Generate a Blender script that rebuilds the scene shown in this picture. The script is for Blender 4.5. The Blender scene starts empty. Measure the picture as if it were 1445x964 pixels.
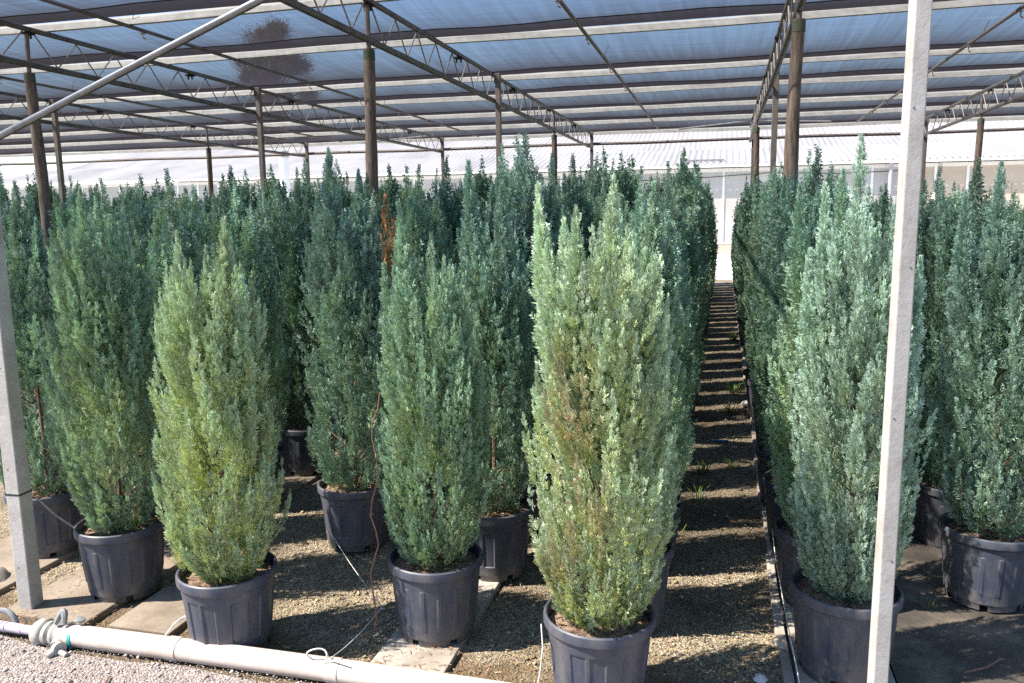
import bpy, math, random
import numpy as np
from mathutils import Vector, Matrix

S = bpy.context.scene
COL = S.collection
rad = math.radians

# ------------------------------------------------------------------ camera
CAM_H = 1.9
yaw, pit, rol = rad(14.76), rad(8.9), rad(-0.70)
fw = Vector((-math.sin(yaw) * math.cos(pit), math.cos(yaw) * math.cos(pit), -math.sin(pit)))
rt0 = Vector((math.cos(yaw), math.sin(yaw), 0))
up0 = rt0.cross(fw)
rt = rt0 * math.cos(rol) + up0 * math.sin(rol)
up = up0 * math.cos(rol) - rt0 * math.sin(rol)
cam_d = bpy.data.cameras.new("camera")
cam = bpy.data.objects.new("camera", cam_d)
COL.objects.link(cam)
m = Matrix.Identity(4)
for i in range(3):
    m[i][0], m[i][1], m[i][2] = rt[i], up[i], -fw[i]
m[0][3], m[1][3], m[2][3] = 0, 0, CAM_H
cam.matrix_world = m
cam_d.sensor_width = 36
cam_d.lens = 36 * 1130 / 1445
cam_d.clip_start, cam_d.clip_end = 0.05, 2000
S.camera = cam

# ------------------------------------------------------------------ world, sun, exposure
SUN_EL, SUN_AZ = 50.0, 27.0            # shadows run 27 degrees from +X towards +Y
to_sun = Vector((-math.cos(rad(SUN_AZ)) * math.cos(rad(SUN_EL)), -math.sin(rad(SUN_AZ)) * math.cos(rad(SUN_EL)), math.sin(rad(SUN_EL))))
W = bpy.data.worlds.new("World")
S.world = W
W.use_nodes = True
nt = W.node_tree
nt.nodes.clear()
wo = nt.nodes.new("ShaderNodeOutputWorld")
bg = nt.nodes.new("ShaderNodeBackground")
sky = nt.nodes.new("ShaderNodeTexSky")
sky.sky_type = 'NISHITA'
sky.sun_disc = False
sky.sun_elevation = rad(SUN_EL)
sky.sun_rotation = math.atan2(to_sun.x, to_sun.y)
sky.air_density, sky.dust_density, sky.ozone_density = 1.0, 0.3, 3.0
bg.inputs[1].default_value = 0.105
hsv = nt.nodes.new('ShaderNodeHueSaturation'); hsv.inputs['Saturation'].default_value = 1.05
nt.links.new(sky.outputs[0], hsv.inputs['Color']); nt.links.new(hsv.outputs[0], bg.inputs[0])
nt.links.new(bg.outputs[0], wo.inputs[0])
sd = bpy.data.lights.new("sun", 'SUN')
sd.energy, sd.angle, sd.color = 5.0, rad(0.5), (1.0, 0.925, 0.835)
sun = bpy.data.objects.new("sun", sd)
COL.objects.link(sun)
sun.rotation_euler = (-to_sun).to_track_quat('-Z', 'Y').to_euler()
S.view_settings.view_transform = 'Standard'
S.view_settings.look = 'None'
S.view_settings.exposure = 1.40
S.view_settings.gamma = 1
S.view_settings.use_curve_mapping = False
S.render.engine = 'CYCLES'
S.cycles.max_bounces = 10
S.cycles.diffuse_bounces = 4
S.cycles.transparent_max_bounces = 24
S.cycles.caustics_reflective = False
S.cycles.caustics_refractive = False
S.cycles.use_denoising = False

# ------------------------------------------------------------------ helpers
def lin(r, g, b):
    f = lambda c: (c / 255 / 12.92) if c / 255 <= .04045 else ((c / 255 + .055) / 1.055) ** 2.4
    return (f(r), f(g), f(b))

class MB:
    """collects shapes; build() links them as ONE mesh object"""
    def __init__(s):
        s.v, s.f = [], []
    def add(s, vs, fs):
        n = len(s.v)
        s.v += [tuple(v) for v in vs]
        s.f += [tuple(i + n for i in f) for f in fs]
    def box(s, lo, hi, mat=None):
        x0, y0, z0 = lo; x1, y1, z1 = hi
        vs = [Vector(p) for p in ((x0, y0, z0), (x1, y0, z0), (x1, y1, z0), (x0, y1, z0), (x0, y0, z1), (x1, y0, z1), (x1, y1, z1), (x0, y1, z1))]
        if mat: vs = [mat @ v for v in vs]
        s.add(vs, [(0, 3, 2, 1), (4, 5, 6, 7), (0, 1, 5, 4), (1, 2, 6, 5), (2, 3, 7, 6), (3, 0, 4, 7)])
    def tube(s, pts, r, n=8, caps=True, square=False):
        pts = [Vector(p) for p in pts]
        rs = r if isinstance(r, (list, tuple)) else [r] * len(pts)
        rings = []
        ref = None
        for i, p in enumerate(pts):
            d = (pts[min(i + 1, len(pts) - 1)] - pts[max(i - 1, 0)]).normalized()
            if ref is None:
                ref = Vector((0, 0, 1)) if abs(d.z) < .9 else Vector((1, 0, 0))
            a = (ref - d * ref.dot(d)).normalized()
            ref = a
            b = d.cross(a)
            k0 = .5 if square else 0
            rings.append([p + (a * math.cos(2 * math.pi * (k + k0) / n) + b * math.sin(2 * math.pi * (k + k0) / n)) * rs[i] for k in range(n)])
        vs = [v for rg in rings for v in rg]
        fs = []
        for i in range(len(pts) - 1):
            for k in range(n):
                fs.append((i * n + k, i * n + (k + 1) % n, (i + 1) * n + (k + 1) % n, (i + 1) * n + k))
        if caps:
            fs.append(tuple(range(n))[::-1])
            fs.append(tuple((len(pts) - 1) * n + k for k in range(n)))
        s.add(vs, fs)
    def lathe(s, prof, n=48, mat=None, mod=None, skip=None):
        vs, fs = [], []
        for j, (r, z) in enumerate(prof):
            for k in range(n):
                a = 2 * math.pi * k / n
                rr = r + (mod(j, k) if mod else 0)
                v = Vector((rr * math.cos(a), rr * math.sin(a), z))
                vs.append(mat @ v if mat else v)
        for j in range(len(prof) - 1):
            for k in range(n):
                if skip and skip(j, k): continue
                fs.append((j * n + k, j * n + (k + 1) % n, (j + 1) * n + (k + 1) % n, (j + 1) * n + k))
        s.add(vs, fs)
    def build(s, name, material, parent=None, smooth=False, bevel=0):
        me = bpy.data.meshes.new(name)
        me.from_pydata(s.v, [], s.f)
        me.update()
        return link(name, me, material, parent, smooth, bevel)

def link(name, me, material, parent=None, smooth=False, bevel=0):
    if material and not len(me.materials): me.materials.append(material)
    o = bpy.data.objects.new(name, me)
    COL.objects.link(o)
    if parent: o.parent = parent
    if smooth:
        for p in me.polygons: p.use_smooth = True
        try: me.set_sharp_from_angle(angle=rad(40))
        except Exception: pass
    if bevel:
        b = o.modifiers.new("bevel", 'BEVEL'); b.width = bevel; b.segments = 2; b.limit_method = 'ANGLE'
    return o

def tag(o, label=None, cat=None, group=None, kind=None):
    if label: o['label'] = label
    if cat: o['category'] = cat
    if group: o['group'] = group
    if kind: o['kind'] = kind
    return o

def empty(name, loc=(0, 0, 0), rz=0):
    o = bpy.data.objects.new(name, None)
    COL.objects.link(o)
    o.location = loc
    o.rotation_euler = (0, 0, rz)
    o.empty_display_size = .1
    return o

# ------------------------------------------------------------------ materials
class NT:
    def __init__(s, name):
        s.m = bpy.data.materials.new(name)
        s.m.use_nodes = True
        s.t = s.m.node_tree
        s.bsdf = s.t.nodes["Principled BSDF"]
        s.out = s.t.nodes["Material Output"]
    def n(s, kind, **kw):
        nd = s.t.nodes.new("ShaderNode" + kind)
        for k, v in kw.items():
            if k.startswith("i_"): nd.inputs[k[2:].replace("_", " ")].default_value = v
            else: setattr(nd, k, v)
        return nd
    def l(s, a, b): s.t.links.new(a, b)
    def coord(s, which="Object"):
        return s.n("TexCoord").outputs[which]
    def noise(s, scale, detail=4, rough=.6, co=None, stretch=None):
        co = co or s.coord()
        if stretch:
            mp = s.n("Mapping"); mp.inputs["Scale"].default_value = stretch
            s.l(co, mp.inputs[0]); co = mp.outputs[0]
        nd = s.n("TexNoise"); nd.inputs["Scale"].default_value = scale; nd.inputs["Detail"].default_value = detail; nd.inputs["Roughness"].default_value = rough
        s.l(co, nd.inputs["Vector"])
        return nd.outputs["Fac"]
    def ramp(s, fac, stops):
        r = s.n("ValToRGB")
        e = r.color_ramp.elements
        while len(e) < len(stops): e.new(.5)
        for el, (p, c) in zip(e, stops):
            el.position = p; el.color = (*c, 1) if len(c) == 3 else c
        s.l(fac, r.inputs[0])
        return r.outputs[0]
    def mix(s, fac, a, b, mode='MIX'):
        mx = s.n("Mix", data_type='RGBA', blend_type=mode)
        for sock, v in ((mx.inputs[0], fac), (mx.inputs[6], a), (mx.inputs[7], b)):
            if isinstance(v, (int, float)): sock.default_value = v
            elif isinstance(v, tuple): sock.default_value = (*v, 1) if len(v) == 3 else v
            else: s.l(v, sock)
        return mx.outputs[2]
    def bump(s, h, strength=.4, dist=.01):
        b = s.n("Bump"); b.inputs["Strength"].default_value = strength; b.inputs["Distance"].default_value = dist
        s.l(h, b.inputs["Height"]); s.l(b.outputs[0], s.bsdf.inputs["Normal"])
    def col(s, c):
        if isinstance(c, tuple): s.bsdf.inputs["Base Color"].default_value = (*c, 1)
        else: s.l(c, s.bsdf.inputs["Base Color"])
    def rough(s, r, metal=0, spec=.5):
        s.bsdf.inputs["Roughness"].default_value = r
        s.bsdf.inputs["Metallic"].default_value = metal
        s.bsdf.inputs["Specular IOR Level"].default_value = spec

def mat_noisy(name, c1, c2, scale, rough=.7, metal=0, bump=0, bscale=None, stretch=None, spec=.4, lo=.3, hi=.7, c3=None):
    t = NT(name)
    f = t.noise(scale, 6, .65, stretch=stretch)
    st = [(lo, c1), (hi, c2)] if c3 is None else [(lo, c1), ((lo + hi) / 2, c2), (hi, c3)]
    t.col(t.ramp(f, st))
    t.rough(rough, metal, spec)
    if bump: t.bump(t.noise(bscale or scale * 3, 5, .7, stretch=stretch), bump, .01)
    return t.m

M = {}
M['galv'] = mat_noisy('galvanised_steel', (.30, .30, .29), (.46, .46, .44), 9, .45, .35, .1)
M['galv_white'] = mat_noisy('weathered_galvanised_purlin', (.30, .30, .28), (.46, .46, .43), 14, .7, 0, .1, stretch=(.3, 1, 1))
M['shiny'] = mat_noisy('bright_galvanised_tube', (.13, .135, .14), (.24, .24, .24), 12, .33, .9, .05)
M['steel'] = mat_noisy('dull_grey_steel', (.085, .080, .076), (.19, .18, .168), 7, .6, .35, .1)
M['rod'] = mat_noisy('web_rod_steel', (.20, .19, .18), (.34, .32, .30), 9, .5, .5)
M['post_steel'] = mat_noisy('grey_brown_post_steel', (.12, .10, .09), (.22, .19, .17), 5, .6, .2, .1)
M['wood'] = mat_noisy('weathered_pole_wood', (.035, .026, .020), (.14, .105, .082), 7, .85, 0, .6, 14, stretch=(6, 6, .7), c3=(.22, .175, .14))
M['green_paint'] = mat_noisy('green_preservative_paint', (.03, .075, .045), (.10, .085, .065), 16, .8)
M['cast_post'] = mat_noisy('grey_cast_post', (.33, .31, .285), (.44, .42, .395), 6, .75, 0, .25, 60)
M['pvc'] = mat_noisy('sun_bleached_pvc', (.56, .455, .39), (.68, .58, .515), 4, .5, 0, .12, 30, stretch=(.6, 2, 2))
def mat_dirty(name, c1, c2, dirt, scale, dscale, amt, rough, bump=.12, stretch=None):
    t = NT(name)
    c = t.ramp(t.noise(scale, 6, .65, stretch=stretch), [(.3, c1), (.7, c2)])
    m1 = t.ramp(t.noise(dscale, 7, .72), [(.48, (0, 0, 0)), (.74, (amt, amt, amt))])
    c = t.mix(m1, c, dirt)
    m2 = t.ramp(t.noise(dscale * 26, 2, .6), [(.68, (0, 0, 0)), (.76, (amt, amt, amt))])
    t.col(t.mix(m2, c, dirt))
    t.rough(rough, 0, .4)
    t.bump(t.noise(scale * 9, 5, .7), bump, .006)
    return t.m
M['pvc'] = mat_dirty('sun_bleached_pvc', (.50, .41, .355), (.62, .53, .47), (.34, .25, .18), 4, 3.2, .55, .5, .1)
M['cast_post'] = mat_dirty('grey_cast_post', (.32, .30, .275), (.44, .42, .395), (.17, .13, .10), 6, 4.5, .6, .75, .3)
M['valve'] = mat_noisy('dusty_grey_plastic', (.27, .25, .22), (.46, .43, .385), 14, .6, 0, .2)
M['valve_grey'] = mat_noisy('dark_grey_plastic', (.14, .15, .15), (.26, .27, .26), 14, .5)
M['teal'] = mat_noisy('teal_plastic', (.02, .22, .22), (.04, .30, .30), 14, .5)
M['lilac'] = mat_noisy('grey_lilac_plastic', (.34, .31, .36), (.46, .42, .48), 14, .5)
M['twine'] = mat_noisy('white_twine', (.55, .52, .47), (.8, .77, .72), 60, .9)
M['hose'] = mat_noisy('black_hose', (.02, .02, .022), (.04, .04, .042), 20, .9, spec=.08)
M['white'] = mat_noisy('white_paint', (.72, .72, .70), (.82, .82, .80), 3, .5)
M['plinth'] = mat_noisy('pinkish_plinth_render', (.40, .31, .24), (.56, .46, .38), 1.5, .85)
M['stem'] = mat_noisy('reddish_bark', (.10, .05, .035), (.24, .14, .10), 30, .9)
M['vine'] = mat_noisy('dry_red_vine', (.16, .07, .045), (.34, .18, .12), 60, .9)
M['bark'] = mat_noisy('grey_bark', (.06, .05, .04), (.14, .11, .09), 6, .9)

def mat_pot():
    t = NT('dark_blue_plastic_pot')
    oi = t.n("ObjectInfo")
    base = t.mix(oi.outputs["Random"], (.031, .040, .064), (.046, .056, .084))
    dust = t.noise(7, 6, .7, stretch=(1.6, 1.6, .6))
    d2 = t.noise(110, 3, .7)
    dm = t.ramp(dust, [(.40, (0, 0, 0)), (.78, (.7, .7, .7))])
    c = t.mix(dm, base, (.14, .125, .115))
    sp = t.ramp(d2, [(.66, (0, 0, 0)), (.74, (.6, .6, .6))])
    c = t.mix(sp, c, (.16, .15, .15))
    sp3 = t.n("SeparateXYZ"); t.l(t.coord(), sp3.inputs[0])
    low = t.n("MapRange"); low.inputs["From Min"].default_value = .0; low.inputs["From Max"].default_value = .13; low.inputs["To Min"].default_value = .72; low.inputs["To Max"].default_value = 0
    t.l(sp3.outputs["Z"], low.inputs["Value"])
    spl = t.ramp(t.noise(34, 5, .75), [(.40, (0, 0, 0)), (.62, (1, 1, 1))])
    mud = t.n("Math", operation='MULTIPLY'); t.l(low.outputs[0], mud.inputs[0]); t.l(spl, mud.inputs[1])
    c = t.mix(mud.outputs[0], c, (.20, .165, .125))
    t.col(c)
    t.rough(.5, 0, .45)
    t.bump(t.noise(90, 3, .6), .12, .004)
    return t.m
M['pot'] = mat_pot()

def mat_soil():
    t = NT('bark_mulch_soil')
    a = t.noise(55, 5, .7)
    b = t.noise(9, 3, .6)
    c = t.ramp(a, [(.30, (.05, .032, .023)), (.52, (.22, .145, .10)), (.72, (.52, .40, .29))])
    t.col(t.mix(t.ramp(b, [(.4, (0, 0, 0)), (.65, (.6, .6, .6))]), c, (.36, .25, .18)))
    t.rough(.95, 0, .2)
    t.bump(a, 1.0, .02)
    return t.m
M['soil'] = mat_soil()

def mat_leaf():
    t = NT('scale_leaf_foliage')
    at = t.n("Attribute", attribute_name="tint")
    oi = t.n("ObjectInfo")
    hs = t.n("HueSaturation")
    mr = t.n("MapRange"); mr.inputs["To Min"].default_value = .485; mr.inputs["To Max"].default_value = .515
    t.l(oi.outputs["Random"], mr.inputs["Value"])
    t.l(mr.outputs[0], hs.inputs["Hue"])
    t.l(at.outputs["Color"], hs.inputs["Color"])
    d = t.n("BsdfPrincipled")
    t.l(hs.outputs[0], t.bsdf.inputs["Base Color"])
    t.rough(.62, 0, .35)
    tr = t.n("BsdfTranslucent")
    tc = t.mix(1.0, hs.outputs[0], (1.1, 1.15, .55), 'MULTIPLY')
    t.l(tc, tr.inputs["Color"])
    ms = t.n("MixShader"); ms.inputs[0].default_value = .17
    t.l(t.bsdf.outputs[0], ms.inputs[1]); t.l(tr.outputs[0], ms.inputs[2])
    t.l(ms.outputs[0], t.out.inputs[0])
    t.t.nodes.remove(d)
    return t.m
M['leaf'] = mat_leaf()

def mat_net():
    """woven shade cloth: open area shrinks as the threads are seen more edge-on"""
    t = NT('black_shade_cloth')
    g = t.n("NewGeometry")
    dot = t.n("VectorMath", operation='DOT_PRODUCT')
    t.l(g.outputs["Normal"], dot.inputs[0]); t.l(g.outputs["Incoming"], dot.inputs[1])
    ab = t.n("Math", operation='ABSOLUTE'); t.l(dot.outputs["Value"], ab.inputs[0])
    mx = t.n("Math", operation='MAXIMUM'); mx.inputs[1].default_value = .05; t.l(ab.outputs[0], mx.inputs[0])
    inv = t.n("Math", operation='DIVIDE'); inv.inputs[0].default_value = 1.0; t.l(mx.outputs[0], inv.inputs[1])
    thr = t.noise(1.0, 3, .6, stretch=(1.2, 26, 1))
    thr2 = t.noise(1.0, 2, .5, stretch=(14, .6, 1))
    ad = t.n("Math", operation='ADD'); t.l(thr, ad.inputs[0]); t.l(thr2, ad.inputs[1])
    mr = t.n("MapRange"); mr.inputs["From Min"].default_value = .6; mr.inputs["From Max"].default_value = 1.4
    mr.inputs["To Min"].default_value = .75; mr.inputs["To Max"].default_value = .62
    t.l(ad.outputs[0], mr.inputs["Value"])
    pw = t.n("Math", operation='POWER'); t.l(mr.outputs[0], pw.inputs[0]); t.l(inv.outputs[0], pw.inputs[1])
    df = t.n("BsdfDiffuse"); df.inputs["Color"].default_value = (.045, .041, .049, 1)
    tl = t.n("BsdfTranslucent"); tl.inputs["Color"].default_value = (.05, .046, .056, 1)
    m1 = t.n("MixShader"); m1.inputs[0].default_value = .45
    t.l(df.outputs[0], m1.inputs[1]); t.l(tl.outputs[0], m1.inputs[2])
    tp = t.n("BsdfTransparent")
    m2 = t.n("MixShader")
    t.l(pw.outputs[0], m2.inputs[0]); t.l(m1.outputs[0], m2.inputs[1]); t.l(tp.outputs[0], m2.inputs[2])
    t.l(m2.outputs[0], t.out.inputs[0])
    return t.m
M['net'] = mat_net()

def mat_ground():
    t = NT('earth_and_gravel')
    co = t.coord()
    v = t.n("TexVoronoi"); v.inputs["Scale"].default_value = 95; t.l(co, v.inputs["Vector"])
    stones = t.ramp(v.outputs["Color"], [(.15, (.10, .082, .06)), (.5, (.25, .205, .14)), (.85, (.42, .35, .24))])
    big = t.noise(1.1, 5, .6)
    fine = t.noise(22, 5, .7)
    earth = t.ramp(fine, [(.3, (.065, .048, .030)), (.7, (.18, .135, .085))])
    k = t.ramp(big, [(.36, (0, 0, 0)), (.52, (1, 1, 1))])
    sp = t.n("SeparateXYZ"); t.l(co, sp.inputs[0])
    wob = t.n("MapRange"); wob.inputs["From Min"].default_value = .3; wob.inputs["From Max"].default_value = .7; wob.inputs["To Min"].default_value = -.22; wob.inputs["To Max"].default_value = .22
    t.l(t.noise(3.5, 4, .6), wob.inputs["Value"])
    yy = t.n("Math", operation='ADD'); t.l(sp.outputs["Y"], yy.inputs[0]); t.l(wob.outputs[0], yy.inputs[1])
    fr = t.n("MapRange"); fr.inputs["From Min"].default_value = 3.05; fr.inputs["From Max"].default_value = 3.25
    t.l(yy.outputs[0], fr.inputs["Value"])
    bare = t.mix(fine, (.085, .060, .034), (.19, .138, .082))
    t.col(t.mix(fr.outputs[0], bare, t.mix(k, earth, stones)))
    t.rough(.9, 0, .3)
    h = t.n("Math", operation='ADD'); t.l(v.outputs["Distance"], h.inputs[0]); t.l(fine, h.inputs[1])
    t.bump(h.outputs[0], .8, .012)
    return t.m
M['ground'] = mat_ground()

def mat_forecourt():
    t = NT('gritty_worn_asphalt')
    co = t.coord()
    v = t.n("TexVoronoi"); v.inputs["Scale"].default_value = 95; t.l(co, v.inputs["Vector"])
    c = t.ramp(v.outputs["Color"], [(.1, (.17, .135, .118)), (.5, (.31, .262, .236)), (.92, (.50, .435, .395))])
    n = t.noise(2.2, 5, .65)
    t.col(t.mix(t.ramp(n, [(.35, (.0, .0, .0)), (.7, (.5, .5, .5))]), c, (.33, .28, .25)))
    t.rough(.9, 0, .3)
    a = t.n("Math", operation='ADD'); t.l(v.outputs["Distance"], a.inputs[0]); t.l(t.noise(60, 4, .7), a.inputs[1])
    t.bump(a.outputs[0], .9, .012)
    return t.m
M['forecourt'] = mat_forecourt()

def mat_concrete(name, c1, c2, c3):
    t = NT(name)
    a = t.noise(3.0, 6, .7); b = t.noise(70, 4, .7)
    c = t.ramp(a, [(.28, c1), (.5, c2), (.75, c3)])
    t.col(t.mix(t.ramp(b, [(.30, (.5, .5, .5)), (.45, (0, 0, 0))]), c, (.10, .085, .065)))
    t.rough(.9, 0, .25)
    t.bump(b, .35, .006)
    return t.m
M['concrete'] = mat_concrete('weathered_concrete_strip', (.20, .165, .125), (.34, .30, .255), (.45, .41, .36))
M['slab'] = mat_concrete('brown_stained_slab', (.13, .10, .072), (.235, .19, .145), (.34, .285, .225))
M['yard'] = mat_concrete('pale_concrete_yard', (.50, .47, .44), (.60, .57, .54), (.68, .65, .62))

def mat_fabric():
    t = NT('wet_black_ground_cloth')
    a = t.noise(2.4, 6, .65); b = t.noise(40, 4, .6)
    t.col(t.ramp(a, [(.3, (.032, .029, .027)), (.5, (.085, .072, .058)), (.70, (.24, .195, .14))]))
    r = t.n("MapRange"); r.inputs["To Min"].default_value = .25; r.inputs["To Max"].default_value = .9
    t.l(a, r.inputs["Value"]); t.l(r.outputs[0], t.bsdf.inputs["Roughness"])
    ad = t.n("Math", operation='ADD'); t.l(a, ad.inputs[0]); t.l(b, ad.inputs[1])
    t.bump(ad.outputs[0], .35, .02)
    return t.m
M['fabric'] = mat_fabric()

def mat_gravel():
    t = NT('mixed_pebbles')
    at = t.n("Attribute", attribute_name="tint")
    t.col(at.outputs["Color"]); t.rough(.8, 0, .35)
    return t.m
M['gravel'] = mat_gravel()

def mat_roof():
    t = NT('whitened_corrugated_sheet')
    a = t.noise(.5, 5, .6, stretch=(1, .3, .3))
    t.col(t.ramp(a, [(.3, (.225, .219, .223)), (.6, (.315, .307, .312))]))
    t.rough(.7, 0, .3)
    return t.m
M['roof'] = mat_roof()
def mat_panel(name, c1, c2):
    t = NT(name)
    a = t.noise(.35, 3, .5, stretch=(1, 1, 1.8))
    t.col(t.ramp(a, [(.3, c1), (.7, c2)]))
    t.rough(.45, 0, .4)
    return t.m
M['panel'] = mat_panel('milky_translucent_panel', (.36, .352, .33), (.49, .48, .455))
M['panel_warm'] = mat_panel('peach_tinted_panel', (.40, .335, .26), (.52, .43, .34))

# ------------------------------------------------------------------ ground
def sheet(name, x0, y0, x1, y1, z, mat, label, kind='structure'):
    b = MB(); b.add([(x0, y0, z), (x1, y0, z), (x1, y1, z), (x0, y1, z)], [(0, 1, 2, 3)])
    return tag(b.build(name, mat), label, None, None, kind)
GZ = -0.03
sheet('ground', -900, -60, 900, 1500, GZ, M['ground'], 'brown earth and gravel under the potted conifers')
# forecourt with an irregular edge along the water pipe
b = MB(); random.seed(3)
edge = [(-20 + i * .25, 2.74 + .03 * math.sin(i * 1.7) + random.uniform(-.02, .02)) for i in range(140)]
vs = [(-20, -30, GZ + .012), (20, -30, GZ + .012)] + [(x, y, GZ + .012) for x, y in reversed(edge)]
b.add(vs, [tuple(range(len(vs)))])
tag(b.build('forecourt', M['forecourt']), 'pale gritty forecourt in front of the pipe', None, None, 'structure')
sheet('paved_yard', -60, 24.3, 40, 39.9, GZ + .012, M['yard'], 'bright paved yard before the greenhouse')
# black ground cloth under the right hand block
b = MB(); n = 26
gv = []
random.seed(8)
for j in range(n + 1):
    for i in range(n + 1):
        x, y = .74 + i * .25, 2.6 + j * .85
        gv.append((x, y, GZ + .012 + (.010 * math.sin(x * 5 + y * 2.1) ** 2 + random.uniform(0, .006))))
b.add(gv, [(j * (n + 1) + i, j * (n + 1) + i + 1, (j + 1) * (n + 1) + i + 1, (j + 1) * (n + 1) + i) for j in range(n) for i in range(n)])
tag(b.build('ground_cloth', M['fabric'], smooth=True), 'wet black ground cloth under the right hand pots', None, None, 'structure')
# concrete strips under the rows: separate slabs end to end
def strip(name, x0, x1, y0, y1, L, label, mat='concrete'):
    b = MB(); random.seed(int(x0 * 100) + 7)
    y = y0
    while y < y1:
        l = L * random.uniform(.92, 1.05)
        dx = random.uniform(-.012, .012); tl = random.uniform(-.004, .003)
        b.box((x0 + dx, y, GZ - .02), (x1 + dx, y + l - .012, tl))
        y += l
    return tag(b.build(name, M[mat], bevel=.006), label, None, None, 'structure')
strip('concrete_strip', -1.43, -1.09, 2.93, 23.5, 1.9, 'pale concrete strip under the third pot row left of the aisle')
strip('concrete_strip', -3.40, -2.90, 2.93, 23.5, 1.1, 'brown concrete slabs under the fifth pot row left of the aisle', 'slab')
strip('concrete_strip', -2.78, -2.44, 2.95, 3.42, .45, 'short brown slab in front of the yellowish conifer', 'slab')
strip('concrete_strip', -4.20, -3.62, 3.0, 23.5, 1.6, 'grey slabs under the far left row', 'slab')
strip('concrete_strip', .345, .74, 2.7, 23.5, 2.2, 'grey concrete strip under the row right of the aisle')
strip('kerb', .285, .337, 2.7, 24.2, .9, 'low grey kerb edging the right of the gravel aisle')

# ------------------------------------------------------------------ foliage
def spray_template(pairs, seed):
    rng = random.Random(seed)
    V, F, T = [], [], []
    def leaf(base, ang, L, w, t0, zc):
        d = Vector((math.sin(ang), math.cos(ang), zc)); sd_ = Vector((math.cos(ang), -math.sin(ang), rng.uniform(-.4, .4)))
        p0 = Vector(base); n = len(V)
        V.extend([p0, p0 + d * L * .5 - sd_ * w, p0 + d * L + Vector((0, 0, zc * L * .6)), p0 + d * L * .5 + sd_ * w])
        T.extend([t0, min(1, t0 + .2), min(1, t0 + .45), min(1, t0 + .2)])
        F.append((n, n + 1, n + 2, n + 3))
    for i in range(pairs):
        y = .04 + .84 * i / max(1, pairs - 1)
        L = (.46 * (1 - .55 * y) + .06) * rng.uniform(.85, 1.15)
        for s_ in (-1, 1):
            leaf((0, y + s_ * .02, -.10 * y * y), s_ * rad(rng.uniform(28, 50)), L, .044 * (7 / pairs) ** .7, y * .6, rng.uniform(-.25, .3))
    leaf((0, .82, -.07), 0, .26, .05 * (7 / pairs) ** .7, .7, 0)
    leaf((0, .0, 0), 0, .9, .03 * (7 / pairs) ** .7, .0, -.1)
    return np.array([tuple(v) for v in V]), np.array(F), np.array(T)

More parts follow.
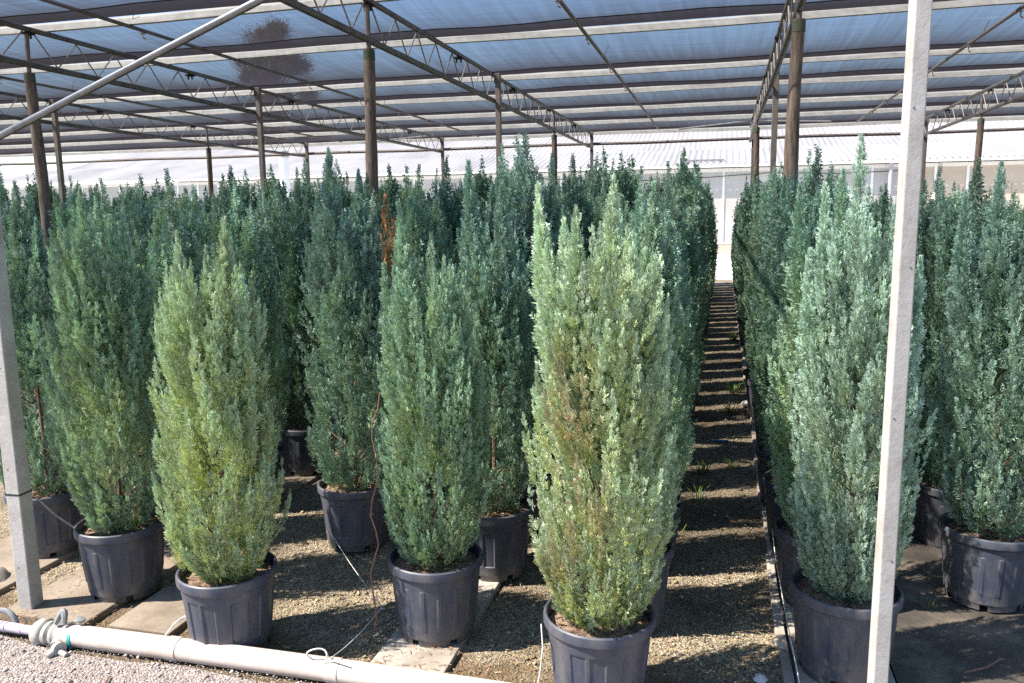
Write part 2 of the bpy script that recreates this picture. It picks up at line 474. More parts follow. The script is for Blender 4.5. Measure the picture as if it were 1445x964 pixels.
VIV = 1.12
def crown_mesh(name, seed, H, z0, R, leaders, nplumes, per, pairs, cols, size=1.0, dead=None, leadsp=150, tmax=.95, pr=1.0, top=(.72, .40)):
    """columnar cypress crown: many upright plumes, each clothed in flat feathery sprays.
    cols = (outer, inner, yellow, yellow_amount). Returns the foliage mesh and the limb lines."""
    rng = np.random.default_rng(seed)
    zk = np.array([0, .10, .32, .55, .75, .90, 1.0]); rk = np.array([.52, .78, 1.0, .95, top[0], top[1], .08]) * R
    prof = lambda t: np.interp(t, zk, rk)
    CH = H - z0
    plumes = []
    for (dx, dy, zt) in leaders:
        ln = min(.95, zt - z0 - .1)
        plumes.append((np.array([dx * .25, dy * .25, zt - ln]), np.array([dx, dy, zt]), .088 * R / .28, leadsp, .55))
    for i in range(nplumes):
        t = rng.random() ** .9 * (tmax - .05) + .05
        if i < nplumes * .08: t = .10 + .14 * rng.random()
        th = i * 2.39996 + rng.normal() * .35
        u = rng.random()
        k_ = rng.uniform(.86, 1.10) if u < .76 else (rng.uniform(.45, .85) if u < .96 else rng.uniform(1.10, 1.22))
        r1 = max(.01, prof(t) * k_ - .012)
        ln = rng.uniform(.18, .38)
        zt = z0 + t * CH
        zb = max(z0 - .03, zt - ln)
        r0 = r1 * rng.uniform(.45, .75) if zb > z0 else min(r1 * .7, R * .40) * rng.uniform(.6, 1)
        plumes.append((np.array([math.cos(th) * r0, math.sin(th) * r0, zb]), np.array([math.cos(th) * r1, math.sin(th) * r1, zt]), rng.uniform(.021, .036) * (R / .28) * pr, per, .35))
    O, D, N, Ls, C, ISY = [], [], [], [], [], []
    lines = []
    outer, inner, yel, yam = [np.array(c) * VIV if not isinstance(c, float) else c for c in cols]
    for (p0, p1, rho, cnt, bow) in plumes:
        horiz = np.array([p1[0] - p0[0], p1[1] - p0[1], 0])
        k = max(6, int(cnt * rng.uniform(.8, 1.2)))
        s = np.sort(rng.random(k) ** .85)
        ax = p0[None] + (p1 - p0)[None] * s[:, None] + horiz[None] * (bow * 4 * s * (1 - s) * .35)[:, None]
        adir = (p1 - p0)[None] + horiz[None] * (bow * 1.4 * (1 - 2 * s))[:, None]
        adir /= np.linalg.norm(adir, axis=1)[:, None]
        rr = rho * np.minimum(1, (1.02 - s) * 1.7) ** .8
        ph = rng.random(k) * 2 * math.pi
        radial = np.stack([np.cos(ph), np.sin(ph), np.zeros(k)], 1)
        od = ax[:, :2] / (np.linalg.norm(ax[:, :2], axis=1)[:, None] + .03)
        radial[:, :2] += od * .75
        radial /= np.linalg.norm(radial, axis=1)[:, None] + 1e-6
        o = ax + radial * (rr * rng.uniform(.05, .7, k))[:, None]
        d = adir * rng.uniform(.8, 1.25, k)[:, None] + radial * rng.uniform(.18, .66, k)[:, None] * (np.minimum(1, (1.05 - s) * 2.5))[:, None] + rng.normal(0, .13, (k, 3))
        d /= np.linalg.norm(d, axis=1)[:, None]
        nn = np.cross(d, radial + rng.normal(0, .5, (k, 3)))
        nn /= np.linalg.norm(nn, axis=1)[:, None] + 1e-6
        O.append(o); D.append(d); N.append(nn)
        Ls.append((rr * .55 + .017) * rng.uniform(.7, 1.35, k) * size)
        pv = np.clip(rng.normal(-.03, .19), -.45, .4)
        ym = np.clip(yam * (.25 + rng.random() * 1.5) * np.exp(-((o[:, 2] - z0) / (.9 * CH)) ** 2 * .8) * (1.7 - 1.5 * s), 0, 1)
        c = (outer * (1 + pv))[None] * (1 - ym[:, None]) + yel[None] * ym[:, None]
        c = c * rng.uniform(.78, 1.2, (k, 1))
        if dead is not None:
            for (dth, dz, dr, dcol, amt) in dead:
                ctr = np.array([math.cos(dth) * R * .8, math.sin(dth) * R * .8, dz])
                dd = np.linalg.norm((o - ctr) * np.array([1, 1, .45]), axis=1)
                w = (np.clip(1.3 - dd / dr, 0, 1) * amt * (rng.random(k) < .75))[:, None]
                c = c * (1 - w) + np.array(dcol)[None] * w * rng.uniform(.7, 1.25, (k, 1))
        C.append(c)
        lines.append([tuple(p0 * np.array([.3, .3, 1])), tuple(p0 + (p1 - p0) * .5 + horiz * bow * .35), tuple(p1 - (p1 - p0) * .1)])
    O, D, N, Ls, C = np.concatenate(O), np.concatenate(D), np.concatenate(N), np.concatenate(Ls), np.concatenate(C)
    X = np.cross(D, N)
    VV, FF, CC = [], [], []
    off = 0
    which = rng.integers(0, 3, len(O))
    for w in range(3):
        tv, tf, tt = spray_template(pairs, w + 1)
        idx = np.where(which == w)[0]
        o, d, n_, x, L, c = O[idx], D[idx], N[idx], X[idx], Ls[idx], C[idx]
        V = o[:, None] + L[:, None, None] * (tv[None, :, 0:1] * x[:, None] + tv[None, :, 1:2] * d[:, None] + tv[None, :, 2:3] * n_[:, None])
        t = tt[None, :, None]
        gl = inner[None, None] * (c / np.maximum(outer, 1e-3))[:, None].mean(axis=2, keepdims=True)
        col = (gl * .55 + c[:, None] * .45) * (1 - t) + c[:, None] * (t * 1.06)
        VV.append(V.reshape(-1, 3)); CC.append(col.reshape(-1, 3))
        FF.append((tf[None] + (np.arange(len(idx)) * len(tv))[:, None, None] + off).reshape(-1, 4))
        off += len(idx) * len(tv)
    VV, FF, CC = np.concatenate(VV), np.concatenate(FF), np.concatenate(CC)
    return mesh_np(name, VV, FF, CC), lines

def mesh_np(name, V, F, C=None):
    k = F.shape[1]
    me = bpy.data.meshes.new(name)
    me.vertices.add(len(V)); me.vertices.foreach_set("co", V.astype(np.float32).ravel())
    me.loops.add(F.size); me.loops.foreach_set("vertex_index", F.astype(np.int32).ravel())
    me.polygons.add(len(F)); me.polygons.foreach_set("loop_start", np.arange(0, F.size, k, dtype=np.int32))
    if C is not None:
        a = me.attributes.new("tint", 'FLOAT_COLOR', 'POINT')
        a.data.foreach_set("color", np.concatenate([np.clip(C, 0, 1), np.ones((len(C), 1))], 1).astype(np.float32).ravel())
    me.update(calc_edges=True)
    return me

# ------------------------------------------------------------------ pots
RIM, POT_H = .225, .37
def pot_mesh(name, panelled):
    prof = [(.168, 0), (.172, .028), (.176, .034), (.1805, .082), (.181, .087), (.192, .20), (.1990, .274), (.1995, .279), (.2015, .290), (.204, .318), (.213, .324), (.218, .332), (.219, .352), (.217, .366), (.211, .371), (.205, .369), (.202, .355), (.196, .30), (.190, .24)]
    n = 192
    def mod(j, k):
        if not (4 <= j <= 6): return 0
        if panelled:
            q = k % 32
            return -.0055 if (4 <= q <= 12 or 16 <= q <= 24) else 0
        return .0035 if k % 12 in (0, 1, 2) else 0
    def skip(j, k):
        return j == 0 and (k % 32) in (5, 6, 7, 8, 9, 10)
    b = MB(); b.lathe(prof, n, mod=mod, skip=skip)
    me = bpy.data.meshes.new(name); me.from_pydata(b.v, [], b.f); me.update()
    me.materials.append(M['pot'])
    for p in me.polygons: p.use_smooth = True
    try: me.set_sharp_from_angle(angle=rad(28))
    except Exception: pass
    return me
def soil_mesh(seed):
    rng = random.Random(seed); b = MB(); n = 40
    prof = [(.0, .345), (.05, .343), (.10, .337), (.15, .330), (.198, .322)]
    vs = []; fs = []
    for j, (r, z) in enumerate(prof):
        for k in range(n):
            a = 2 * math.pi * k / n
            rr = r if j == len(prof) - 1 else r * rng.uniform(.9, 1.1)
            vs.append((rr * math.cos(a), rr * math.sin(a), z + (rng.uniform(-.008, .008) if 0 < j < 4 else 0)))
    for j in range(len(prof) - 1):
        for k in range(n): fs.append((j * n + k, j * n + (k + 1) % n, (j + 1) * n + (k + 1) % n, (j + 1) * n + k))
    b.add(vs, fs)
    for i in range(260):       # bark chips and dry needles
        a = rng.uniform(0, 6.28); r = .19 * math.sqrt(rng.random()); z = .342 - .018 * (r / .19) + rng.uniform(0, .008)
        l = rng.uniform(.006, .022); t = rng.uniform(0, 6.28); w = rng.uniform(.001, .004)
        d = Vector((math.cos(t), math.sin(t), rng.uniform(-.3, .4))) * l; s_ = Vector((-math.sin(t), math.cos(t), rng.uniform(-.4, .4))) * w
        p = Vector((r * math.cos(a), r * math.sin(a), z))
        b.add([p - d - s_, p + d - s_, p + d + s_, p - d + s_], [(0, 1, 2, 3)])
    me = bpy.data.meshes.new('soil'); me.from_pydata(b.v, [], b.f); me.update()
    me.materials.append(M['soil'])
    return me
POTS = [pot_mesh('pot', True), pot_mesh('pot', False)]
SOILS = [soil_mesh(i) for i in range(3)]
def stem_mesh(lines, z0, H, maxn=40):
    b = MB()
    b.tube([(0, 0, z0 - .05), (.008, .004, z0 + .3), (-.006, .006, z0 + (H - z0) * .6)], [.013, .010, .005], 6)
    for l in lines[:maxn]:
        b.tube(l, [.004, .0025, .0012], 4, caps=False)
    me = bpy.data.meshes.new('trunk'); me.from_pydata(b.v, [], b.f); me.update()
    me.materials.append(M['stem'])
    return me

# foliage colours (base colours, linear): outer scale leaves, olive green of the inner leaves, yellowish growth
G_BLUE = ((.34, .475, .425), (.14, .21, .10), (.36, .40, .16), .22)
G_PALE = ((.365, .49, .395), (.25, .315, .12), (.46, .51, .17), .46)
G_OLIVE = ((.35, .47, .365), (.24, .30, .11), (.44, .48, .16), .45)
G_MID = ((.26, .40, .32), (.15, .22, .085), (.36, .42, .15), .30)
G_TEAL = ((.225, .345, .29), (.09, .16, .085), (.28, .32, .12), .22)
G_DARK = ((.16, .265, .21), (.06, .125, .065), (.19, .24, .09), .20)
BROWN = (.50, .24, .13); RED = (.85, .27, .12)

GROUP = 'potted columnar conifers standing in rows'
def plant(x, y, z, rz, fol, stem, label, pot=0, soil=0, tilt=0, sc=1.0, sz=1.0):
    o = empty('potted_conifer', (x, y, z), rz)
    o.rotation_euler = (tilt, 0, rz)
    o.scale = (sc, sc, sc)
    p = link('pot', POTS[pot], None, o)
    link('soil', SOILS[soil], None, o)
    if stem: link('trunk', stem, None, o)
    f = link('foliage', fol, M['leaf'], o)
    f.scale = (1, 1, sz)
    return tag(o, label, 'potted conifer', GROUP)

# near plants, each with a crown of its own: x, y, height, radius, leaders, colours, label, pot, dead
NEAR = [
 ('P4', -.43, 2.92, 2.03, .285, [(-.23, 0, 2.01), (.04, .02, 2.03), (-.08, -.05, 1.92), (.12, -.03, 1.82), (.18, .06, 1.68), (-.15, .08, 1.88), (-.18, -.08, 1.8)], G_PALE,
  'pale yellow-green conifer with brown dead patches in the nearest pot', 0, [(rad(-112), 1.15, .13, BROWN, .58), (rad(-100), .85, .11, (.50, .22, .14), .6), (rad(-130), .60, .10, (.52, .30, .2), .5)]),
 ('P2', -2.13, 2.98, 1.91, .285, [(-.13, 0, 1.86), (.10, 0, 1.91), (-.03, .05, 1.8), (.18, -.02, 1.68), (-.21, .02, 1.62)], G_OLIVE,
  'short yellowish conifer whose pot stands just behind the pale pipe', 0, None),
 ('P3', -1.24, 3.28, 1.97, .262, [(-.12, 0, 1.96), (.09, -.04, 1.72), (.01, .03, 1.82), (-.20, .0, 1.7), (.14, .05, 1.62)], G_MID,
  'conifer with a leaning left tip, its clean blue-black pot on the bare concrete strip', 1, None),
 ('P1', -2.97, 3.30, 2.06, .285, [(-.06, 0, 2.05), (.17, 0, 1.94), (.05, .05, 1.92), (-.17, .0, 1.84)], G_MID,
  'tall blue-green conifer in a dusty ribbed pot just right of the left grey post', 1, None),
 ('P5', .53, 3.37, 2.18, .255, [(-.03, 0, 2.18), (-.15, 0, 2.0), (.10, .03, 1.92), (.2, 0, 1.72), (-.20, -.02, 1.75)], G_BLUE,
  'silvery blue-green conifer in a scuffed pot, partly hidden by the right grey post', 1, None),
 ('P6', 1.30, 4.21, 2.10, .29, [(-.07, 0, 2.1), (-.21, 0, 1.97), (.1, 0, 2.05), (.2, .05, 1.8)], G_TEAL,
  'blue-green conifer in the frontmost pot on the black ground cloth', 1, None),
 ('P0', -3.78, 3.65, 2.10, .30, [(0, 0, 2.1), (-.1, .1, 1.95), (.12, 0, 1.9)], G_TEAL,
  'shaded conifer at the left edge, directly behind the left grey post', 0, None),
 ('S500', -2.06, 4.15, 2.27, .29, [(-.07, 0, 2.27), (.10, 0, 2.15), (-.17, .02, 2.0), (.19, 0, 1.9)], G_TEAL,
  'dark tall conifer standing alone on gravel, behind the short yellowish one', 0, None),
 ('S700', -1.16, 3.97, 2.16, .27, [(-.10, 0, 2.16), (.07, 0, 2.05), (.0, .05, 1.9)], G_TEAL,
  'conifer second on the concrete strip, pot half behind the clean blue-black pot', 0, None),
 ('S880', -.40, 3.61, 2.02, .28, [(.1, 0, 2.02), (-.05, 0, 1.95), (.18, .02, 1.85)], G_MID,
  'green conifer directly behind the nearest pale one, beside the gravel aisle', 0, None),
 ('E2', .50, 4.0, 2.08, .28, [(-.16, 0, 2.02), (.02, 0, 2.08), (.12, 0, 1.9)], G_MID,
  'second conifer from the front in the row right of the gravel aisle', 1, None),
]
random.seed(21)
placed = []
TOPS = {'P4': (.88, .72), 'P1': (.82, .62), 'P2': (.80, .56)}
for i, (nm, x, y, H, R, ld, cols, label, pot, dead) in enumerate(NEAR):
    hi = y < 3.4
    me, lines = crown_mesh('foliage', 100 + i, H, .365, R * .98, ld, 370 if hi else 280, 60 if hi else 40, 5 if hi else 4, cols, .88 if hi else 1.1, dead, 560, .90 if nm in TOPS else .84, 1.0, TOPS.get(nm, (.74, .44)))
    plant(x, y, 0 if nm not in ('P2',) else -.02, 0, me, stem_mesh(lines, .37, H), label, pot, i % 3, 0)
    placed.append((x, y))

# shared crowns for the rows behind
def rnd_leaders(rng, H, n):
    L = [(rng.uniform(-.05, .05), rng.uniform(-.05, .05), H)]
    for k in range(n - 1):
        a = rng.uniform(0, 6.28); r = rng.uniform(.07, .17)
        L.append((math.cos(a) * r, math.sin(a) * r, H - rng.uniform(.06, .38)))
    return L
MID, FAR = [], []
rng = random.Random(5)
for i in range(5):
    H = 2.2
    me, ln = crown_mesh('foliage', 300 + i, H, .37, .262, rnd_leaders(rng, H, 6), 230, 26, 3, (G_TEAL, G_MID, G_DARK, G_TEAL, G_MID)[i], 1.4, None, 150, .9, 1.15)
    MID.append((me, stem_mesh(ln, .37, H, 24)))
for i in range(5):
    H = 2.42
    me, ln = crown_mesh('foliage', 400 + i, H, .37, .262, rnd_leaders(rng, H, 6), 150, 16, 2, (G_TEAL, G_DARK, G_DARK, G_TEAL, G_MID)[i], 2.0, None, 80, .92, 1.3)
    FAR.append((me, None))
dm_, dl_ = crown_mesh('foliage', 500, 2.12, .37, .26, [(.09, -.08, 2.07), (.12, -.02, 1.95), (-.05, .05, 2.1), (-.14, 0, 2.0)], 230, 26, 4, G_TEAL, 1.25,
    [(rad(-35), 1.86, .24, RED, 1.0), (rad(-35), 1.62, .16, (.36, .20, .08), .8)], 170, .86, 1.1)
DEAD = (dm_, stem_mesh(dl_, .37, 2.1, 24))

ROWNAMES = {'D': 'row along the left of the gravel aisle', 'E': 'row along the right of the gravel aisle', 'C': 'row on the pale concrete strip',
            'B': 'row behind the short yellowish conifer', 'A': 'row behind the dusty ribbed pot', 'Z': 'row behind the left grey post',
            'F': 'front row on the black ground cloth', 'G': 'rightmost row on the black ground cloth'}
ORD = ['first', 'second', 'third', 'fourth', 'fifth', 'sixth', 'seventh', 'eighth']
ROWS = [('D', -.42, 4.28, .66, 29, 3), ('E', .50, 4.68, .67, 28, 3), ('C', -1.22, 4.60, .66, 27, 3), ('B', -2.08, 4.82, .67, 26, 3), ('A', -3.05, 3.98, .68, 24, 2),
        ('Z', -3.85, 4.33, .68, 22, 2), ('F', 1.28, 5.0, .72, 22, 2), ('G', 2.12, 5.4, .72, 20, 1)]
x = -4.7
k = 0
while x > -12.6:
    ROWS.append(('L%d' % k, x, max(4.15, -x / 1.07), .69, max(5, 15 - k), 1)); x -= .86; k += 1
for i, x in enumerate((2.98, 3.85, 4.75)):
    ROWS.append(('R%d' % i, x, (7.6, 9.5, 11.3)[i], .75, 7 - i, 1))
random.seed(77)
poles = [(px, py) for px in (-11.1, -7.2, -3.29, .55, 4.25) for py in (7.3, 11.6, 15.9, 20.2)]
count = len(NEAR)
for (nm, X, Y0, sp, n, start) in ROWS:
    for j in range(n):
        x = X + random.uniform(-.045, .045); y = Y0 + j * sp + random.uniform(-.05, .05)
        if y > 23.2: continue
        for (px, py) in poles:
            if abs(px - x) < .30 and abs(py - y) < .30:
                y = py + math.copysign(.31, y - py)
        num = start + j
        rn = ROWNAMES.get(nm)
        if rn and num <= 8: lab = '%s conifer from the front in the %s' % (ORD[num - 1], rn)
        elif rn: lab = 'dark green conifer deep in the %s' % rn
        elif nm[0] == 'L': lab = 'dark green conifer in the crowded block at far left, mostly its tip showing'
        else: lab = 'distant conifer at far right under the netting, before the greenhouse wall'
        var = (MID if y < 8.2 else FAR)
        fol, st = random.choice(var)
        hs = random.choice((.86, .91, .95, .98, 1.0, 1.03, 1.07, 1.12))
        if nm[0] in 'FGR': hs *= .87
        if nm[0] == 'L': hs = min(hs, 1.04)
        if nm == 'E': hs = random.choice((.93, .96, .98, 1.0))
        if nm == 'B' and j == 0:
            fol, st = DEAD; hs = 1.0; lab = 'conifer with one dead rust-red shoot, behind the leaning left tip'
            x, y = -2.20, 4.92
        plant(x, y, -.0 if nm in 'ACEZ' else GZ, 0 if fol is DEAD[0] else random.uniform(0, 6.28), fol, st, lab, random.randint(0, 1), random.randint(0, 2), random.uniform(-.012, .012), random.uniform(.97, 1.03), hs)
        count += 1
print('PLANTS', count)

# ------------------------------------------------------------------ shade house frame
TX = [-11.1, -7.2, -3.29, .55, 4.25]
PY = [7.3, 11.6, 15.9, 20.2]
ZB, ZT = 3.55, 3.92
tname = ['far left edge', 'left', 'centre', 'right of the aisle', 'far right']
for ti, X in enumerate(TX):
    t = tag(empty('lattice_girder', (X, 3.02, ZB)), 'long brown steel lattice girder with zigzag web, %s of the shade house' % tname[ti] if ti not in (3,) else 'long brown steel lattice girder with zigzag web, running above the gravel aisle', 'girder', 'lattice girders carrying the shade net')
    b = MB(); b.tube([(0, 0, 0), (0, 17.2, .03)], .034, 8); b.build('bottom_chord', M['steel'], t, True)
    b = MB(); b.tube([(0, 0, ZT - ZB), (0, 17.2, ZT - ZB)], .029, 8); b.build('top_chord', M['steel'], t, True)
    for bay in range(4):
        pts = []; nz = 14
        for q in range(nz + 1):
            yy = bay * 4.3 + .07 + q * (4.16 / nz)
            pts.append((0, yy, .03 if q % 2 else ZT - ZB - .03))
        b = MB()
        for p0, p1 in zip(pts, pts[1:]): b.tube([p0, p1], .0085, 5)
        b.build('web_rod', M['rod'], t)
    for q in range(6):                      # clamps on the top chord
        yy = 1.6 + q * 2.7
        b = MB(); b.box((-.045, yy - .05, ZT - ZB - .055), (.045, yy + .05, ZT - ZB - .032)); b.tube([(-.03, yy, ZT - ZB - .10), (-.03, yy, ZT - ZB - .03)], .012, 6); b.tube([(.03, yy, ZT - ZB - .10), (.03, yy, ZT - ZB - .03)], .012, 6)
        b.build('clamp', M['hose'], t)
rowp = ['first', 'second', 'third', 'rearmost']
for ti, X in enumerate(TX):
    for pi, Y in enumerate(PY):
        random.seed(ti * 10 + pi)
        where = 'under the %s girder' % ('aisle' if ti == 3 else tname[ti])
        if pi % 2 == 0:
            p = tag(empty('wooden_pole', (X, Y, GZ), random.uniform(0, 6)), '%s bare round wooden pole from the front %s' % (rowp[pi] if pi == 0 else 'second', where), 'pole', 'poles carrying the girders')
            pts, rs = [], []
            for q in range(15):
                z = q / 14 * (3.47 - GZ)
                pts.append((.012 * math.sin(z * 1.9 + ti) , .012 * math.cos(z * 1.4 + pi), z)); rs.append((.068 - .016 * q / 14) * random.uniform(.95, 1.05))
            b = MB(); b.tube(pts, rs, 14); b.build('shaft', M['wood'], p, True)
            b = MB(); b.tube([(pts[-1][0], pts[-1][1], 3.40), (pts[-1][0], pts[-1][1], 3.485)], .0555, 14); b.build('painted_top', M['green_paint'], p, True)
            b = MB(); b.tube([(pts[-1][0], pts[-1][1], 3.48), (0, 0, ZT - .03 - GZ)], .024, 8); b.build('pole_stub', M['post_steel'], p, True)
        else:
            p = tag(empty('steel_post', (X, Y, GZ)), '%s square steel post from the front %s' % ('first' if pi == 1 else 'rearmost', where), 'post', 'poles carrying the girders')
            b = MB(); b.box((.036, -.037, 0), (.11, .037, ZT + .02 - GZ)); b.build('shaft', M['post_steel'], p, bevel=.006)
            b = MB(); b.box((.028, -.06, ZT - .12 - GZ), (.0355, .06, ZT - .0 - GZ)); b.build('bracket', M['galv'], p)
# purlins
PURL = [5.3, 7.65, 9.65, 12.4, 14.35, 16.7, 18.95, 21.5]
for i, Y in enumerate(PURL):
    b = MB()
    sag = [(-24 + q * 1.4, .012 * math.sin(q * 1.3 + i)) for q in range(28)]
    for (xa, za), (xb, zb) in zip(sag, sag[1:]):
        z0, z1 = 3.965, 4.065
        vs = [(xa, Y - .07, z0 + za), (xb, Y - .07, z0 + zb), (xb, Y, z1 + zb), (xa, Y, z1 + za), (xa, Y - .01, z0 + za), (xb, Y - .01, z0 + zb), (xb, Y + .05, z1 + zb), (xa, Y + .05, z1 + za)]
        b.add(vs, [(0, 1, 2, 3), (0, 4, 5, 1), (3, 2, 6, 7), (5, 4, 7, 6)])
    o = b.build('roof_purlin', M['galv_white'])
    tag(o, ('pale galvanised purlin under the netting, %s' % ['nearest and above the camera', 'the first one visible at top left', 'second from the front', 'third from the front', 'fourth from the front', 'fifth from the front', 'second from the rear', 'rearmost at the net edge'][i]), 'purlin', 'pale purlins under the shade net')
# shade nets, sagging between purlins, each overlapping the next
ys = [3.0] + PURL
nn = ['foremost', 'second foremost', 'third', 'fourth', 'fifth', 'sixth', 'seventh', 'rearmost']
for i in range(len(ys) - 1):
    ya, yb = ys[i] + .055, ys[i + 1] + .01
    t = tag(empty('shade_net', (0, ya, 4.03)), 'sagging blue-grey shade net panel, %s one between two purlins' % nn[i], 'shade net', 'shade net panels of the roof')
    L = yb - ya; sg = (.06, .06, .055, .045, .034, .026, .022, .02)[i] * L
    nx, ny = 80, 16
    random.seed(i)
    vs = []; ph = random.uniform(0, 6)
    for j in range(ny + 1):
        s_ = j / ny
        for q in range(nx + 1):
            x = -24 + q * (38 / nx)
            rip = .010 * math.sin(x * 1.7 + ph) + .006 * math.sin(x * 4.1 + ph * 2)
            vs.append((x, s_ * L, -4 * (sg + rip) * s_ * (1 - s_) + .04))
    b = MB(); b.add(vs, [(j * (nx + 1) + q, j * (nx + 1) + q + 1, (j + 1) * (nx + 1) + q + 1, (j + 1) * (nx + 1) + q) for j in range(ny) for q in range(nx)])
    b.build('net_cloth', M['net'], t, True)
    # overlap of the next panel, and its edge cord
    s0 = .66 if i % 2 else .56
    vs = []
    for j in range(5):
        s_ = s0 + (.985 - s0) * j / 4
        for q in range(nx + 1):
            x = -24 + q * (38 / nx)
            rip = .010 * math.sin(x * 1.7 + ph) + .006 * math.sin(x * 4.1 + ph * 2)
            vs.append((x, s_ * L, -4 * (sg + rip) * s_ * (1 - s_) + .032 - .012 * math.sin(math.pi * min(1, j / 4))))
    b = MB(); b.add(vs, [(j * (nx + 1) + q, j * (nx + 1) + q + 1, (j + 1) * (nx + 1) + q + 1, (j + 1) * (nx + 1) + q) for j in range(4) for q in range(nx)])
    b.build('overlap_flap', M['net'], t, True)
    b = MB(); b.tube([v for v in vs[:nx + 1]], .007, 5); b.build('edge_cord', M['hose'], t)
# sprinkler pipes along the bays
for i, (X, lab) in enumerate(((-10.0, 'far left under the netting'), (-6.15, 'between the left and centre girders'), (-1.58, 'between the centre and aisle girders'), (2.88, 'right of the aisle girder'))):
    t = tag(empty('sprinkler_pipe', (X, 3.02, 3.93)), 'thin overhead pipe with small clips, %s' % lab, 'pipe', 'overhead pipes along the bays')
    b = MB(); b.tube([(0, 0, 0), (0, 8.6, .01), (0, 17.2, 0)], .021, 8); b.build('pipe', M['post_steel'], t, True)
    random.seed(40 + i)
    for q in range(9):
        yy = 1.4 + q * 1.75 + random.uniform(-.2, .2)
        b = MB(); b.tube([(.0, yy, -.02), (.0, yy, -.07), (.03, yy + .02, -.085)], .008, 5); b.box((-.02, yy - .03, -.03), (.02, yy + .03, -.022)); b.build('clip', M['galv'], t)
    for q in range(4):
        yy = 4.6 + q * 3.3
        b = MB(); b.tube([(0, yy, .02), (.03, yy, .10), (.06, yy, .16)], .004, 4); b.build('hanger_wire', M['hose'], t)
b = MB(); b.tube([(-24 + q * 2, 20.28, 3.645 + .012 * math.sin(q * 2.1)) for q in range(20)], .036, 8)
tag(b.build('rear_beam', M['post_steel'], None, True), 'long brown cross pipe along the rear end of the shade house', 'beam')
for xa, za, xb, zb, lab in ((-1.1, 3.90, .50, 4.02, 'white brace rod left of the aisle girder at the rear'), (.62, 4.02, 2.3, 3.94, 'thin brace rod right of the aisle girder at the rear'), (-9.3, 3.86, -7.3, 3.98, 'brace rod at the rear beside the left girder')):
    b = MB(); b.tube([(xa, 20.0, za), (xb, 20.0, zb)], .02, 6); tag(b.build('brace_rod', M['galv'], None, True), lab, 'brace', 'brace rods at the rear')
# front posts and the diagonal brace
for X, Y, rz, lab in ((-3.30, 3.02, rad(3), 'square grey post at the left edge beside the pipe valve'), (.571, 2.85, rad(12), 'square grey post in front of the silvery blue-green conifer')):
    t = tag(empty('front_post', (X, Y, GZ), rz), lab, 'post', 'square grey front posts')
    hw = .039 if X < 0 else .027
    b = MB(); b.box((-hw, -hw, 0), (hw, hw, 4.02 - GZ)); b.build('shaft', M['cast_post'], t, bevel=.005)
    random.seed(int(X * 10))
    for q in range(7):
        z = .25 + q * .5; xq = random.choice((-.012, .010))
        b = MB(); b.tube([(xq, -hw + .004, z), (xq, -hw - .0015, z)], .0035, 8); b.build('bolt_hole', M['steel'], t)
    if X < 0:
        b = MB(); b.box((-.0405, -.0405, .62), (.0405, .0405, .628)); b.build('tie_wire', M['hose'], t)
t = tag(empty('brace_pipe', (-3.24, 2.96, 2.235)), 'shiny round galvanised brace pipe rising from the left post', 'pipe')
b = MB(); b.tube([(0, 0, 0), (3.86, .06, 1.40)], .0155, 14); b.build('tube', M['shiny'], t, True)
b = MB(); b.tube([(-.05, .02, -.03), (.04, 0, .012)], .028, 10); b.build('pipe_clamp', M['hose'], t, True)

# ------------------------------------------------------------------ greenhouse behind
YB = 39.9
gh = tag(empty('greenhouse', (0, YB, 0)), 'long low greenhouse with white corrugated roof behind the nursery', 'greenhouse')
X0, X1 = -46.0, 26.0
def corr(name, xa, xb, ya, za, yb, zb, pitch, amp, mat):
    n = int((xb - xa) / pitch * 4)
    V = []; 
    for i in range(n + 1):
        x = xa + (xb - xa) * i / n
        dz = amp * math.sin(2 * math.pi * i / 4)
        V += [(x, ya, za + dz), (x, (ya + yb) / 2, (za + zb) / 2 + dz), (x, yb, zb + dz)]
    F = [(i * 3 + j, i * 3 + 3 + j, i * 3 + 4 + j, i * 3 + 1 + j) for i in range(n) for j in (0, 1)]
    me = mesh_np(name, np.array(V), np.array(F)); return link(name, me, mat, gh)
EZ = 4.13
corr('roof', X0, X1, -.45, EZ + .03, 4.3, 5.22, .30, .032, M['roof'])
corr('roof', X0, X1, 4.34, 5.20, 7.6, 4.75, .30, .032, M['roof'])
corr('roof', X0, X1, 7.6, 5.15, 15.0, 7.25, .30, .032, M['roof'])
corr('roof', X0, X1, 15.0, 7.25, 22.0, 5.0, .30, .032, M['roof'])
b = MB(); b.box((X0, -.56, EZ - .10), (X1, -.44, EZ + .02)); b.build('gutter', M['white'], gh, bevel=.02)
b = MB(); b.box((X0, -.06, EZ - .28), (X1, .06, EZ - .12)); b.build('eave_rail', M['white'], gh)
b = MB(); b.box((X0, -.12, -.05), (X1, .1, .46)); b.build('plinth', M['plinth'], gh)
b = MB(); b.box((X0, -.14, .462), (X1, .12, .54)); b.build('sill', M['white'], gh)
PW = 1.30
xs = [-.06 + PW * k for k in range(-35, 20)]
for xa, xb in zip(xs, xs[1:]):
    b = MB(); b.box((xa + .05, -.01, .545), (xb - .05, .02, EZ - .285)); b.build('wall_pane', M['panel_warm'] if 6.6 < xa < 16 else M['panel'], gh)
for xa in xs:
    b = MB(); b.box((xa - .05, -.05, .541), (xa + .05, .05, EZ - .281)); b.build('mullion', M['white'], gh)
for xa in (7.15, -27.0):
    b = MB(); b.tube([(xa, -.35, 0), (xa, -.35, EZ - .1)], .09, 10); b.build('downpipe', M['lilac'], gh, True)
